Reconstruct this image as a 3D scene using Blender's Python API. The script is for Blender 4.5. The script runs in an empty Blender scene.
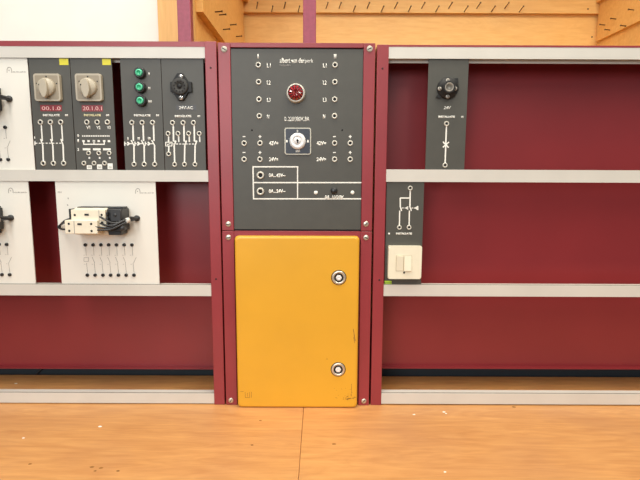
import bpy, bmesh, math, random
from mathutils import Vector, Matrix
random.seed(4)
S = bpy.context.scene
COL = S.collection
R = math.radians

# ------------------------------------------------------------ camera
D, H, F, PITCH = 1.2, 0.5934, 490.0, 7.75
cam_d = bpy.data.cameras.new('camera'); cam = bpy.data.objects.new('camera', cam_d); COL.objects.link(cam)
cam_d.sensor_width = 36; cam_d.lens = F / 640 * 36; cam_d.clip_start = 0.02
cam.matrix_world = (Matrix.Translation((0, -D, H)) @ Matrix.Rotation(R(90 - PITCH), 4, 'X') @ Matrix.Rotation(R(0.22), 4, 'Z'))
S.camera = cam
CM = cam.matrix_world.to_3x3()

# ------------------------------------------------------------ world, lights, exposure
S.view_settings.view_transform = 'Standard'; S.view_settings.look = 'None'
S.view_settings.gamma = 1; S.view_settings.use_curve_mapping = False
S.view_settings.exposure = 0.0
w = bpy.data.worlds.new('room light'); S.world = w; w.use_nodes = True
nt = w.node_tree; nt.nodes.clear()
wo = nt.nodes.new('ShaderNodeOutputWorld'); bg = nt.nodes.new('ShaderNodeBackground')
tc = nt.nodes.new('ShaderNodeTexCoord'); sp = nt.nodes.new('ShaderNodeSeparateXYZ'); cr = nt.nodes.new('ShaderNodeValToRGB')
mr = nt.nodes.new('ShaderNodeMapRange'); mr.inputs[1].default_value = -1; mr.inputs[2].default_value = 1
nt.links.new(tc.outputs['Generated'], sp.inputs[0]); nt.links.new(sp.outputs[2], mr.inputs[0]); nt.links.new(mr.outputs[0], cr.inputs[0])
e = cr.color_ramp.elements
e[0].position = 0.0; e[0].color = (0.10, 0.085, 0.07, 1)
e[1].position = 1.0; e[1].color = (0.95, 0.95, 0.93, 1)
k = e.new(0.46); k.color = (0.22, 0.2, 0.18, 1)
k = e.new(0.60); k.color = (0.72, 0.74, 0.78, 1)
nt.links.new(cr.outputs[0], bg.inputs[0]); bg.inputs[1].default_value = 0.5
nt.links.new(bg.outputs[0], wo.inputs[0])

def area(name, loc, target, sx, sy, power, col=(1, 0.95, 0.86)):
    d = bpy.data.lights.new(name, 'AREA'); d.shape = 'RECTANGLE'; d.size = sx; d.size_y = sy; d.energy = power; d.color = col
    o = bpy.data.objects.new(name, d); COL.objects.link(o); o.location = loc
    o.rotation_euler = (Vector(target) - Vector(loc)).to_track_quat('-Z', 'Y').to_euler()
    return o
area('ceiling_light_left', (-0.95, -2.1, 2.4), (-0.95, -2.1, 0), 0.22, 2.9, 48, (1, 0.97, 0.94))
area('ceiling_light_right', (1.05, -2.1, 2.4), (1.05, -2.1, 0), 0.22, 2.9, 46, (1, 0.93, 0.80))
area('cabinet_fill_light', (0.35, -0.35, 2.4), (0.4, 0.9, 0.6), 2.2, 0.25, 40, (1, 0.93, 0.80))  # added fill aimed into the wooden cabinet to brighten its plywood
area('front_fill_light', (-1.0, -3.6, 1.3), (0.1, 0, 0.3), 1.8, 1.2, 55, (0.93, 0.96, 1.0))  # unseen soft source, added to lift the bays and the bench behind the rails

# ------------------------------------------------------------ placing
def at(px, py, Y=0.0):
    d = CM @ Vector(((px - 320) / F, -(py - 240) / F, -1.0))
    t = (Y + D) / d.y
    return Vector((d.x * t, Y, H + d.z * t))
PX = D / F            # metres per picture pixel near the front plane

# ------------------------------------------------------------ materials
MATS = {}
def mat(name, col, rough=0.5, metal=0.0, noise=None, bump=0.0, nscale=60, coat=0.0, trans=0.0, emit=None, spec=0.5):
    m = bpy.data.materials.new(name); m.use_nodes = True; n = m.node_tree; b = n.nodes['Principled BSDF']
    b.inputs['Base Color'].default_value = (*col, 1); b.inputs['Roughness'].default_value = rough; b.inputs['Metallic'].default_value = metal
    b.inputs['Specular IOR Level'].default_value = spec
    b.inputs['Coat Weight'].default_value = coat; b.inputs['Transmission Weight'].default_value = trans
    if emit: b.inputs['Emission Color'].default_value = (*emit[0], 1); b.inputs['Emission Strength'].default_value = emit[1]
    t = n.nodes.new('ShaderNodeTexCoord'); nz = n.nodes.new('ShaderNodeTexNoise'); nz.inputs['Scale'].default_value = nscale; nz.inputs['Detail'].default_value = 4
    n.links.new(t.outputs['Object'], nz.inputs['Vector'])
    if noise is None: noise = 0.06
    r = n.nodes.new('ShaderNodeValToRGB'); r.color_ramp.elements[0].position = 0.3; r.color_ramp.elements[1].position = 0.7
    r.color_ramp.elements[0].color = (*[c * (1 - noise) for c in col], 1); r.color_ramp.elements[1].color = (*[min(1, c * (1 + noise)) for c in col], 1)
    n.links.new(nz.outputs[0], r.inputs[0]); n.links.new(r.outputs[0], b.inputs['Base Color'])
    if bump:
        bp = n.nodes.new('ShaderNodeBump'); bp.inputs['Strength'].default_value = bump; bp.inputs['Distance'].default_value = 0.001
        n2 = n.nodes.new('ShaderNodeTexNoise'); n2.inputs['Scale'].default_value = 500
        n.links.new(t.outputs['Object'], n2.inputs['Vector']); n.links.new(n2.outputs[0], bp.inputs['Height']); n.links.new(bp.outputs[0], b.inputs['Normal'])
    MATS[name] = m; return m
def wood(name, c1, c2, sc=(1.2, 9, 9), rough=0.4, line=0.25, dist=2.5, blotch=0.0):
    m = bpy.data.materials.new(name); m.use_nodes = True; n = m.node_tree; b = n.nodes['Principled BSDF']; b.inputs['Roughness'].default_value = rough
    t = n.nodes.new('ShaderNodeTexCoord'); mp = n.nodes.new('ShaderNodeMapping'); mp.inputs['Scale'].default_value = sc
    n.links.new(t.outputs['Object'], mp.inputs[0])
    a = n.nodes.new('ShaderNodeTexNoise'); a.inputs['Scale'].default_value = 2.2; a.inputs['Detail'].default_value = 5; a.inputs['Distortion'].default_value = dist
    n.links.new(mp.outputs[0], a.inputs['Vector'])
    wv = n.nodes.new('ShaderNodeTexNoise'); wv.inputs['Scale'].default_value = 14; wv.inputs['Detail'].default_value = 6
    n.links.new(mp.outputs[0], wv.inputs['Vector'])
    # rings: fract of a smooth field
    mu = n.nodes.new('ShaderNodeMath'); mu.operation = 'MULTIPLY'; mu.inputs[1].default_value = 9; n.links.new(a.outputs[0], mu.inputs[0])
    pp = n.nodes.new('ShaderNodeMath'); pp.operation = 'PINGPONG'; pp.inputs[1].default_value = 0.5; n.links.new(mu.outputs[0], pp.inputs[0])
    mx = n.nodes.new('ShaderNodeMath'); mx.operation = 'MULTIPLY_ADD'; mx.inputs[1].default_value = line; n.links.new(pp.outputs[0], mx.inputs[0])
    m2 = n.nodes.new('ShaderNodeMath'); m2.operation = 'MULTIPLY'; m2.inputs[1].default_value = 0.6; n.links.new(wv.outputs[0], m2.inputs[0]); n.links.new(m2.outputs[0], mx.inputs[2])
    r = n.nodes.new('ShaderNodeValToRGB'); r.color_ramp.elements[0].position = 0.2; r.color_ramp.elements[1].position = 0.6
    r.color_ramp.elements[0].color = (*c1, 1); r.color_ramp.elements[1].color = (*c2, 1)
    n.links.new(mx.outputs[0], r.inputs[0])
    out = r.outputs[0]
    if blotch:
        q = n.nodes.new('ShaderNodeTexNoise'); q.inputs['Scale'].default_value = 5; q.inputs['Detail'].default_value = 3
        n.links.new(t.outputs['Object'], q.inputs['Vector'])
        qr = n.nodes.new('ShaderNodeMapRange'); qr.inputs[1].default_value = 0.45; qr.inputs[2].default_value = 0.75; qr.inputs[4].default_value = blotch
        n.links.new(q.outputs[0], qr.inputs[0])
        mix = n.nodes.new('ShaderNodeMix'); mix.data_type = 'RGBA'; mix.inputs[7].default_value = (c1[0] * 0.75, c1[1] * 0.8, c1[2] * 1.3, 1)
        n.links.new(qr.outputs[0], mix.inputs[0]); n.links.new(out, mix.inputs[6]); out = mix.outputs[2]
    n.links.new(out, b.inputs['Base Color'])
    MATS[name] = m; return m

M_red = mat('burgundy enamel', (0.275, 0.033, 0.039), 0.38, noise=0.08, bump=0.12, nscale=8)
M_redp = mat('burgundy sheet', (0.22, 0.022, 0.025), 0.34, noise=0.06, bump=0.1, nscale=5)
M_pink = mat('raspberry enamel', (0.27, 0.045, 0.075), 0.45, noise=0.12, nscale=90)
M_grey = mat('grey laminate', (0.068, 0.065, 0.052), 0.5, noise=0.05, nscale=40)
M_rail = mat('anodised rail', (0.60, 0.57, 0.50), 0.42, noise=0.04, nscale=12)
M_edge = mat('nickel rim', (0.50, 0.47, 0.38), 0.45, metal=0.1)
M_groove = mat('rail groove', (0.22, 0.19, 0.15), 0.6)
M_dulls = mat('dull brass screw', (0.36, 0.33, 0.28), 0.45, metal=0.4)
M_cool = mat('dull rail', (0.60, 0.59, 0.57), 0.42, noise=0.05, nscale=12)
M_white = mat('cream board', (0.76, 0.73, 0.64), 0.42, noise=0.03, nscale=6)
M_wall = mat('white wall paint', (0.80, 0.77, 0.68), 0.7, noise=0.02, nscale=15)
M_yel = mat('yellow moulding', (0.70, 0.36, 0.026), 0.35, noise=0.04, nscale=7)
M_ink = mat('white print', (0.85, 0.83, 0.74), 0.6, noise=0.02)
M_inky = mat('yellowed print', (0.75, 0.68, 0.38), 0.6, noise=0.02)
M_inkg = mat('grey print', (0.28, 0.26, 0.23), 0.6, noise=0.1)
M_ring = mat('nickel collar', (0.62, 0.59, 0.50), 0.35, metal=0.2)
M_hole = mat('black hole', (0.006, 0.006, 0.006), 0.7)
M_black = mat('black bakelite', (0.018, 0.018, 0.018), 0.35)
M_rub = mat('black rubber', (0.03, 0.03, 0.03), 0.45)
M_beige = mat('beige plastic', (0.29, 0.24, 0.165), 0.4, noise=0.04)
M_beigel = mat('light beige plastic', (0.44, 0.385, 0.285), 0.4, noise=0.03)
M_ivory = mat('ivory plastic', (0.80, 0.74, 0.56), 0.3, noise=0.02)
M_cream = mat('cream plastic', (0.80, 0.72, 0.55), 0.4, noise=0.04)
M_tapey = mat('yellow sticker', (0.70, 0.62, 0.03), 0.5)
M_tapeg = mat('green sticker', (0.40, 0.62, 0.04), 0.5)
M_taper = mat('red tape', (0.26, 0.012, 0.018), 0.4)
M_satin = mat('satin nickel', (0.78, 0.77, 0.74), 0.4, metal=0.15)
M_ivoryd = mat('ivory joint', (0.55, 0.47, 0.32), 0.5)
M_bake = mat('matt bakelite', (0.02, 0.02, 0.019), 0.55, spec=0.3)
M_bake2 = mat('matt bakelite ring', (0.05, 0.048, 0.043), 0.6, spec=0.3)
M_tapek = mat('black tape', (0.045, 0.042, 0.038), 0.4)
M_emb = mat('embossed digits', (0.85, 0.55, 0.5), 0.6)
M_green = mat('green cap', (0.012, 0.36, 0.15), 0.25, noise=0.05)
M_greenl = mat('light green cap rim', (0.09, 0.52, 0.29), 0.3, noise=0.05)
M_lens = mat('ruby lens', (0.30, 0.002, 0.006), 0.12, noise=0.3, nscale=200, coat=1.0)
M_lensd = mat('ruby lens facets', (0.07, 0.001, 0.003), 0.12, noise=0.3, nscale=200, coat=1.0)
M_chrome = mat('chrome', (0.80, 0.78, 0.73), 0.22, metal=0.9)
M_steel = mat('zinc screw', (0.62, 0.56, 0.46), 0.35, metal=0.7)
M_plate = mat('black escutcheon', (0.012, 0.016, 0.024), 0.35)
M_bluek = mat('gap shade board', (0.022, 0.030, 0.036), 0.6)  # near-black colour standing in for the shade behind the bench
M_floor = mat('dark floor', (0.05, 0.055, 0.06), 0.5)
M_dirt = mat('scuff', (0.25, 0.11, 0.02), 0.7, noise=0.4, nscale=200)
M_top = wood('worktop plywood', (0.52, 0.235, 0.075), (0.70, 0.36, 0.125), sc=(0.8, 6, 6), rough=0.42, line=0.22, dist=1.5, blotch=0.35)
M_ply = wood('golden plywood', (0.78, 0.43, 0.12), (0.92, 0.58, 0.20), sc=(0.7, 5, 5), rough=0.5, line=0.2, blotch=0.2)
M_ply2 = wood('golden edge wood', (0.70, 0.37, 0.10), (0.86, 0.50, 0.17), sc=(6, 6, 0.7), rough=0.5, line=0.2)
M_nail = mat('dull nail', (0.16, 0.09, 0.04), 0.5, metal=0.3)

# ------------------------------------------------------------ mesh helpers
class MB:
    def __init__(self, mats): self.bm = bmesh.new(); self.mats = mats if isinstance(mats, (list, tuple)) else [mats]; self.mi = 0
    def _face(self, vs, smooth=False):
        try: f = self.bm.faces.new(vs)
        except ValueError: return
        f.material_index = self.mi; f.smooth = smooth
    def box(self, x0, x1, y0, y1, z0, z1, bev=0, seg=2):
        v = [self.bm.verts.new((x, y, z)) for x in (x0, x1) for y in (y0, y1) for z in (z0, z1)]
        n0 = len(self.bm.faces); fs = []
        for q in ((0, 1, 3, 2), (4, 6, 7, 5), (0, 4, 5, 1), (2, 3, 7, 6), (0, 2, 6, 4), (1, 5, 7, 3)):
            f = self.bm.faces.new([v[i] for i in q]); f.material_index = self.mi; fs.append(f)
        if bev:
            es = list({e for f in fs for e in f.edges})
            r = bmesh.ops.bevel(self.bm, geom=es, offset=bev, segments=seg, profile=0.5, affect='EDGES')
            for f in r['faces']: f.material_index = self.mi; f.smooth = True
        return self
    def lathe(self, c, prof, axis='y', n=24, smooth=True, sx=1.0, rot=0.0):
        # prof: list of (radius, height out of the face); axis 'y' sticks out toward -Y
        rings = []
        for r, h in prof:
            ring = []
            for i in range(n if r > 1e-9 else 1):
                a = 2 * math.pi * i / n + rot; u, v = r * math.cos(a) * sx, r * math.sin(a)
                if axis == 'y': p = (c[0] + u, c[1] - h, c[2] + v)
                elif axis == 'z': p = (c[0] + u, c[1] + v, c[2] + h)
                else: p = (c[0] + h, c[1] + u, c[2] + v)
                ring.append(self.bm.verts.new(p))
            rings.append(ring)
        for a, b in zip(rings, rings[1:]):
            for i in range(n):
                j = (i + 1) % n
                if len(a) == 1 and len(b) == 1: continue
                if len(a) == 1: self._face((a[0], b[j], b[i]), smooth)
                elif len(b) == 1: self._face((a[i], a[j], b[0]), smooth)
                else: self._face((a[i], a[j], b[j], b[i]), smooth)
        return self
    def prism(self, pts, y0, y1, bev=0):
        a = [self.bm.verts.new((p[0], y0, p[1])) for p in pts]; b = [self.bm.verts.new((p[0], y1, p[1])) for p in pts]
        n = len(pts); fs = []
        fs.append(self.bm.faces.new(a)); fs.append(self.bm.faces.new(b[::-1]))
        for i in range(n): fs.append(self.bm.faces.new((a[i], b[i], b[(i + 1) % n], a[(i + 1) % n])))
        for f in fs: f.material_index = self.mi
        if bev:
            es = list({e for f in fs for e in f.edges})
            r = bmesh.ops.bevel(self.bm, geom=es, offset=bev, segments=2, profile=0.5, affect='EDGES')
            for f in r['faces']: f.material_index = self.mi
        return self
    def seg(self, p, q, wd, Y, t=0.0004, ext=0.0):
        p = Vector((p[0], p[1])); q = Vector((q[0], q[1])); d = (q - p).normalized(); nn = Vector((-d.y, d.x)) * wd / 2
        p = p - d * ext; q = q + d * ext
        return self.prism([p + nn, q + nn, q - nn, p - nn], Y - t, Y)
    def tube(self, pts, r, n=8):
        P = [Vector(p) for p in pts]; rings = []
        up = Vector((0.13, 0.31, 0.94))
        for i, p in enumerate(P):
            d = (P[min(i + 1, len(P) - 1)] - P[max(i - 1, 0)]).normalized()
            u = d.cross(up).normalized(); v = d.cross(u)
            rr = r[i] if isinstance(r, (list, tuple)) else r
            rings.append([self.bm.verts.new(p + (u * math.cos(2 * math.pi * j / n) + v * math.sin(2 * math.pi * j / n)) * rr) for j in range(n)])
        for a, b in zip(rings, rings[1:]):
            for j in range(n): self._face((a[j], a[(j + 1) % n], b[(j + 1) % n], b[j]), True)
        self._face(rings[0]); self._face(rings[-1][::-1])
        return self
    def build(self, name, parent=None, loc=None):
        bmesh.ops.recalc_face_normals(self.bm, faces=self.bm.faces)
        org = Vector(loc) if loc is not None else Vector((0, 0, 0))
        base = wloc(parent) if parent else Vector((0, 0, 0))
        for v in self.bm.verts: v.co -= base + (org if parent is None else Vector((0, 0, 0)))
        me = bpy.data.meshes.new(name); self.bm.to_mesh(me); self.bm.free()
        for m in self.mats: me.materials.append(m)
        o = bpy.data.objects.new(name, me); COL.objects.link(o)
        if parent: o.parent = parent
        else: o.location = org
        return o
def wloc(o):
    v = Vector(o.location)
    while o.parent: o = o.parent; v += Vector(o.location)
    return v
def spline(pts, n=6):
    P = [Vector(p) for p in pts]; P = [P[0] * 2 - P[1]] + P + [P[-1] * 2 - P[-2]]; out = []
    for i in range(1, len(P) - 2):
        for k in range(n):
            t = k / n; a, b, c, d = P[i - 1:i + 3]
            out.append(0.5 * ((2 * b) + (c - a) * t + (2 * a - 5 * b + 4 * c - d) * t * t + (3 * b - a - 3 * c + d) * t ** 3))
    out.append(P[-2]); return out
def thing(name, label, cat, loc, group=None):
    o = bpy.data.objects.new(name, None); COL.objects.link(o); o.location = loc; o.empty_display_size = 0.02
    o['label'] = label; o['category'] = cat
    if group: o['group'] = group
    return o
def tag(o, label, cat, group=None):
    o['label'] = label; o['category'] = cat
    if group: o['group'] = group
    return o
def struct(o): o['kind'] = 'structure'; return o
def copy_tree(o, parent=None):
    c = o.copy(); COL.objects.link(c)
    if parent: c.parent = parent
    for ch in list(o.children): copy_tree(ch, c)
    return c

def text(s, box, m, parent, Y, name='lettering', bold=0.0, slant=0.0, th=0.0003):
    """writing fitted into a box (x0, x1, y_top, y_bottom) of picture pixels on the plane Y"""
    c = bpy.data.curves.new(name, 'FONT'); c.body = s; c.size = 1; c.offset = bold; c.shear = slant; c.resolution_u = 3
    t = bpy.data.objects.new('tmp', c); COL.objects.link(t)
    dg = bpy.context.evaluated_depsgraph_get(); dg.update()
    me = bpy.data.meshes.new_from_object(t.evaluated_get(dg))
    bpy.data.objects.remove(t); bpy.data.curves.remove(c)
    bm = bmesh.new(); bm.from_mesh(me); bpy.data.meshes.remove(me)
    xs = [v.co.x for v in bm.verts]; ys = [v.co.y for v in bm.verts]
    a = at(box[0], box[3], Y); b = at(box[1], box[2], Y); base = wloc(parent)
    sx = (b.x - a.x) / (max(xs) - min(xs)); sz = (b.z - a.z) / (max(ys) - min(ys)); mx, my = min(xs), min(ys)
    for v in bm.verts: v.co = Vector((a.x + (v.co.x - mx) * sx, Y - th, a.z + (v.co.y - my) * sz)) - base
    r = bmesh.ops.extrude_face_region(bm, geom=list(bm.faces))
    for g in r['geom']:
        if isinstance(g, bmesh.types.BMVert): g.co.y += th
    bmesh.ops.recalc_face_normals(bm, faces=bm.faces)
    me = bpy.data.meshes.new(name); bm.to_mesh(me); bm.free(); me.materials.append(m)
    o = bpy.data.objects.new(name, me); COL.objects.link(o); o.parent = parent
    return o
def rect_mb(mb, x0, x1, y0, y1, Y, t):
    a = at(x0, y1, Y); b = at(x1, y0, Y); mb.box(a.x, b.x, Y - t, Y, a.z, b.z); return mb

def rrect(cx, cz, hx, hz, r, n=5):
    out = []
    for sx, sz, a0 in ((1, 1, 0), (-1, 1, 90), (-1, -1, 180), (1, -1, 270)):
        for i in range(n + 1):
            a = R(a0 + 90 * i / n); out.append((cx + sx * (hx - r) + r * math.cos(a), cz + sz * (hz - r) + r * math.sin(a)))
    return out
# shared small parts -------------------------------------------------
SOCK = {}
def socket(parent, px, py, Y, r=2.75, kind='ring', name='socket'):
    key = (kind, r)
    if key not in SOCK:
        q = r * PX
        if kind == 'ring':
            m = MB([M_ring, M_hole]); m.lathe((0, 0, 0), [(q * 1.0, 0), (q, 0.0016), (q * 0.86, 0.0026), (q * 0.60, 0.0026), (q * 0.52, 0.0012)], n=20)
            m.mi = 1; m.lathe((0, 0, 0), [(q * 0.53, 0.0014), (0, 0.0011)], n=20)
        elif kind == 'dark':
            m = MB([M_black, M_hole]); m.lathe((0, 0, 0), [(q, 0), (q, 0.003), (q * 0.8, 0.0045), (q * 0.45, 0.0045), (q * 0.4, 0.002)], n=18)
            m.mi = 1; m.lathe((0, 0, 0), [(q * 0.42, 0.0022), (0, 0.002)], n=18)
        elif kind == 'fuse':
            m = MB([M_ring, M_hole]); m.lathe((0, 0, 0), [(q, 0), (q, 0.004), (q * 0.8, 0.0055), (q * 0.58, 0.005), (q * 0.55, 0.0012)], n=24)
            m.mi = 1; m.lathe((0, 0, 0), [(q * 0.56, 0.0013), (0, 0.0012)], n=24)
        o = m.build('proto'); SOCK[key] = o.data; bpy.data.objects.remove(o)
    o = bpy.data.objects.new(name, SOCK[key]); COL.objects.link(o); o.parent = parent
    o.location = at(px, py, Y) - wloc(parent); return o
def screw(parent, px, py, Y, r=2.6, ang=0.5, m=None, h=0.002):
    p = at(px, py, Y); q = r * PX
    b = MB([m or M_steel, M_hole]); b.lathe(p, [(q, 0), (q, h * 0.6), (q * 0.75, h), (0, h * 1.15)], n=20)
    b.mi = 1; d = Vector((math.cos(ang), math.sin(ang))) * q * 0.7
    b.seg((p.x - d.x, p.z - d.y), (p.x + d.x, p.z + d.y), q * 0.28, Y - h * 1.12, 0.0002)
    return b.build('screw', parent)

# ============================================================ SETTING
FL = -0.78
struct(MB(M_floor).box(-3.2, 3.6, -2.6, 2.0, FL - 0.05, FL).build('floor'))
# white wall on the left, beside the wooden alcove
WY = 0.34
xw = at(158.5, 20, WY).x
struct(MB(M_wall).box(-3.2, xw, WY, WY + 0.12, FL, 2.3).build('wall_back'))

# ============================================================ wooden cabinet behind
BY = 1.2
xl = at(240, 30, BY).x; xr = at(598, 25, BY).x
xf0 = xw + 0.002; FRY = WY - 0.012
zt = 1.9
wc = thing('wooden_cabinet', 'large open golden plywood cabinet behind the rack, with rows of nails inside', 'cabinet', ((xl + xr) / 2, 0.8, FL))
zled = at(430, 13, BY - 0.02).z
m = MB(M_ply); m.box(xl, xr, BY, BY + 0.02, FL, zt); m.build('back_panel', wc)
m = MB(M_ply); m.box(xl, xr, BY - 0.022, BY, zled, zt); m.build('upper_back_board', wc)
m = MB(M_ply); m.box(xl - 0.02, xl, FRY + 0.02, BY + 0.02, FL, zt); m.build('side_panel', wc)
m = MB(M_ply); m.box(xr, xr + 0.02, FRY + 0.02, BY + 0.02, FL, zt); m.build('side_panel', wc)
zl1 = 1.075
m = MB(M_ply); m.box(xl, xl + 0.022, FRY + 0.03, BY - 0.022, zl1, 1.37); m.build('side_board', wc)
m = MB(M_ply); m.box(xl, xl + 0.045, FRY + 0.03, BY - 0.022, 1.37, zt); m.build('side_board', wc)
zr1 = at(600, 41, BY - 0.03).z
m = MB(M_ply); m.box(xr - 0.014, xr, FRY + 0.03, BY - 0.022, zr1, 1.372); m.build('side_board', wc)
m = MB(M_ply); m.box(xr - 0.03, xr, FRY + 0.03, BY - 0.022, 1.372, zt); m.build('side_board', wc)
m = MB(M_ply2); m.box(xf0, xl + 0.004, FRY, FRY + 0.02, FL, zt); m.build('face_frame', wc)
m = MB(M_ply2); m.box(xr - 0.004, xr + 0.18, FRY, FRY + 0.02, FL, zt); m.build('face_frame', wc)
struct(MB(M_wall).box(xr + 0.182, 3.6, WY, WY + 0.12, FL, 2.3).build('wall_right'))
m = MB(M_ply); m.box(xl - 0.02, xr + 0.02, FRY + 0.02, BY + 0.02, zt, zt + 0.02); m.build('top_panel', wc)
m = MB(M_ply); m.box(xl, xr, FRY + 0.02, BY, FL, FL + 0.06); m.build('base_board', wc)
def nail(p, v, r=0.0022):
    p = Vector(p); v = Vector(v)
    b = MB(M_nail); b.tube([p, p + v * 0.9, p + v * 0.9, p + v], [r, r, r * 1.7, r * 1.7], 7); return b.build('nail', wc)
xs = [256.5, 271.5, 284, 298, 326, 339, 353, 367, 381, 394.5, 408, 421.5, 435.5, 448.5, 464, 476.5, 491, 504.5, 519]
for i, px in enumerate(xs):
    low = (i % 2 == 1) if px < 400 else (i % 2 == 0)
    py = 12 if px in (271.5, 298, 353, 381, 408, 435.5, 464, 491, 519) else 8.5
    nail(at(px, py, BY - 0.022), (0.009, -0.030, 0.017), 0.0021)
for px, py in ((215, 12), (219, 15), (230, 25), (223, 29.5), (236, 36.5)):
    Y = 0.4 + (px - 200) / 40 * 0.75
    z = at(px, py, Y).z
    t = (xl + 0.022); Yc = -D + (t / (at(px, py, 0).x)) * D if at(px, py, 0).x else Y
    nail((t, Yc, at(px, py, Yc).z), (0.026, -0.004, 0.001), 0.0022)
for px, py in ((605, 25), (610, 30), (616, 19), (626, 26), (634, 10)):
    t = xr - 0.014; Yc = -D + t / at(px, py, 0).x * D
    nail((t, Yc, at(px, py, Yc).z), (-0.026, -0.004, 0.001), 0.0022)
for px, py, yy in ((592, 37, BY), (588, 9, BY - 0.022)):
    m = MB(M_nail); m.lathe(at(px, py, yy), [(0.004, 0), (0.003, 0.002), (0, 0.002)], n=10); m.build('nail_head', wc)

# raspberry steel uprights standing behind the bench
UY = 0.24
for px, half, lab in ((184, 6.4, 'raspberry steel upright in front of the narrow wooden strip beside the white wall'),
                (309.5, 6.2, 'raspberry steel upright rising behind the middle of the grey control panel')):
    x = at(px, 20, UY).x; hw = half * (D + UY) / F
    m = MB(M_pink); m.box(x - hw, x + hw, UY, UY + 0.03, FL, 1.45, 0.002, 2)
    tag(m.build('steel_upright', None, (x, UY, FL)), lab, 'post', 'raspberry uprights behind the rack')

# ============================================================ workbenches
TB = 0.181
seam = at(303.3, 420, -0.04).x
def bench(x0, x1, label):
    t = thing('workbench', label, 'workbench', ((x0 + x1) / 2, -0.25, FL), None)
    m = MB(M_top); m.box(x0, x1, -0.66, TB, -0.028, 0.0, 0.0008, 1); m.build('worktop', t)
    for x in (x0 + 0.08, x1 - 0.12):
        for y in (-0.60, TB - 0.1):
            MB(M_red).box(x, x + 0.04, y, y + 0.04, FL, -0.028).build('leg', t)
    m = MB(M_red); m.box(x0 + 0.08, x1 - 0.08, -0.57, -0.55, -0.10, -0.028); m.build('apron', t)
    return t
bL = bench(-1.35, seam - 0.0003, 'plywood topped workbench left of the seam, under the rack holding many modules')
bR = bench(seam + 0.0003, 1.55, 'plywood topped workbench right of the seam, under the mostly empty rack')
# marks on the plywood
def chip(px, py, r, mm, par, z=0.0):
    d = CM @ Vector(((px - 320) / F, -(py - 240) / F, -1.0)); t = H / -d.z
    c = Vector((d.x * t, -D + d.y * t, z))
    b = MB(mm); b.lathe(c, [(r, 0), (r * 0.8, 0.0006), (0, 0.0007)], axis='z', n=7, smooth=False, sx=1.6, rot=px); return b.build('fleck', par)
for px, py, r, mm in ((260.5, 420.5, 0.0022, M_dirt), (252, 445, 0.0022, M_dirt), (100, 426.5, 0.003, M_ink), (23.5, 438, 0.002, M_ink),
                      (30, 464, 0.0024, M_dirt), (92, 467, 0.003, M_dirt), (101, 468, 0.003, M_dirt), (118, 471, 0.0024, M_dirt), (95, 471, 0.002, M_dirt),
                      (16, 383.5, 0.0028, M_ink)):
    chip(px, py, r, mm, bL)
for px, py, r, mm in ((334, 444, 0.003, M_dirt), (414, 414.5, 0.0022, M_ink), (444, 412, 0.0026, M_ink), (446, 413.5, 0.0018, M_ink), (514, 407, 0.0035, M_dirt),
                      (445, 472, 0.0018, M_ink)):
    chip(px, py, r, mm, bR)

# gap shade board added low behind the bench as the gap's darkness, cable over its left part
bd = MB(M_bluek).box(-1.6, 1.7, 0.2, 0.212, -0.5, 0.16).build('gap_shade_board', None, (0, 0.2, -0.5))
tag(bd, 'gap shade board added low behind the workbench, standing in for the shaded gap under the racks', 'board')
bd.location.z = -0.5
for s in (-1.4, 1.4):
    MB(M_bluek).box(s - 0.02, s + 0.02, 0.2, 0.22, FL, -0.5).build('leg', bd)
p0 = at(33, 377, 0.197); p1 = at(44, 367, 0.197)
c = MB(M_rub).tube(spline([p0 + (p0 - p1) * 3, p0, p1, p1 + (p1 - p0) * 1.5]), 0.0028, 6).build('black_cable', None, p0)
tag(c, 'thin black cable slanting across the dark strip at far left', 'cable')

# ============================================================ racks (bays)
BACK = 0.10
def bay(label, x0, x1, side, ztop, railm):
    """x0..x1 outer extent; posts at both ends, side = +1 when the visible post is on the right"""
    t = thing('equipment_rack', label, 'rack', ((x0 + x1) / 2, 0.05, 0))
    pw = 0.0272
    for px0 in (x0, x1 - pw):
        MB(M_red).box(px0, px0 + pw, -0.003, BACK, 0.0, ztop, 0.0012, 2).build('post', t)
    a, b = x0 + pw, x1 - pw
    MB(M_red).box(a, b, 0.0, BACK, ztop - 0.003, ztop).build('top_panel', t)
    return t, a, b
def rails(t, a, b, pairs, railm):
    out = []
    for i, (zt_, zb) in enumerate(pairs):
        m = MB([railm, M_groove])
        m.box(a, b, -0.001, 0.001, zb, zt_ - (0.0 if i < 2 else 0.0))
        if i == 3: m.box(a, b, 0.0014, 0.019, zb, zt_ + 0.001)
        else: m.box(a, b, 0.001, 0.019, zb + 0.007, zt_)
        if i >= 2: m.mi = 1; m.box(a, b, 0.0010, 0.0022, zt_ - 0.002, zt_ + 0.0014); m.mi = 0
        if i == 0: m.box(a, b, 0.016, 0.019, zb - 0.0065, zb + 0.0065)
        m.build('rail', t); out.append((zt_, zb))
    return out
def zz(px, py): return at(px, py, 0).z
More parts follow.
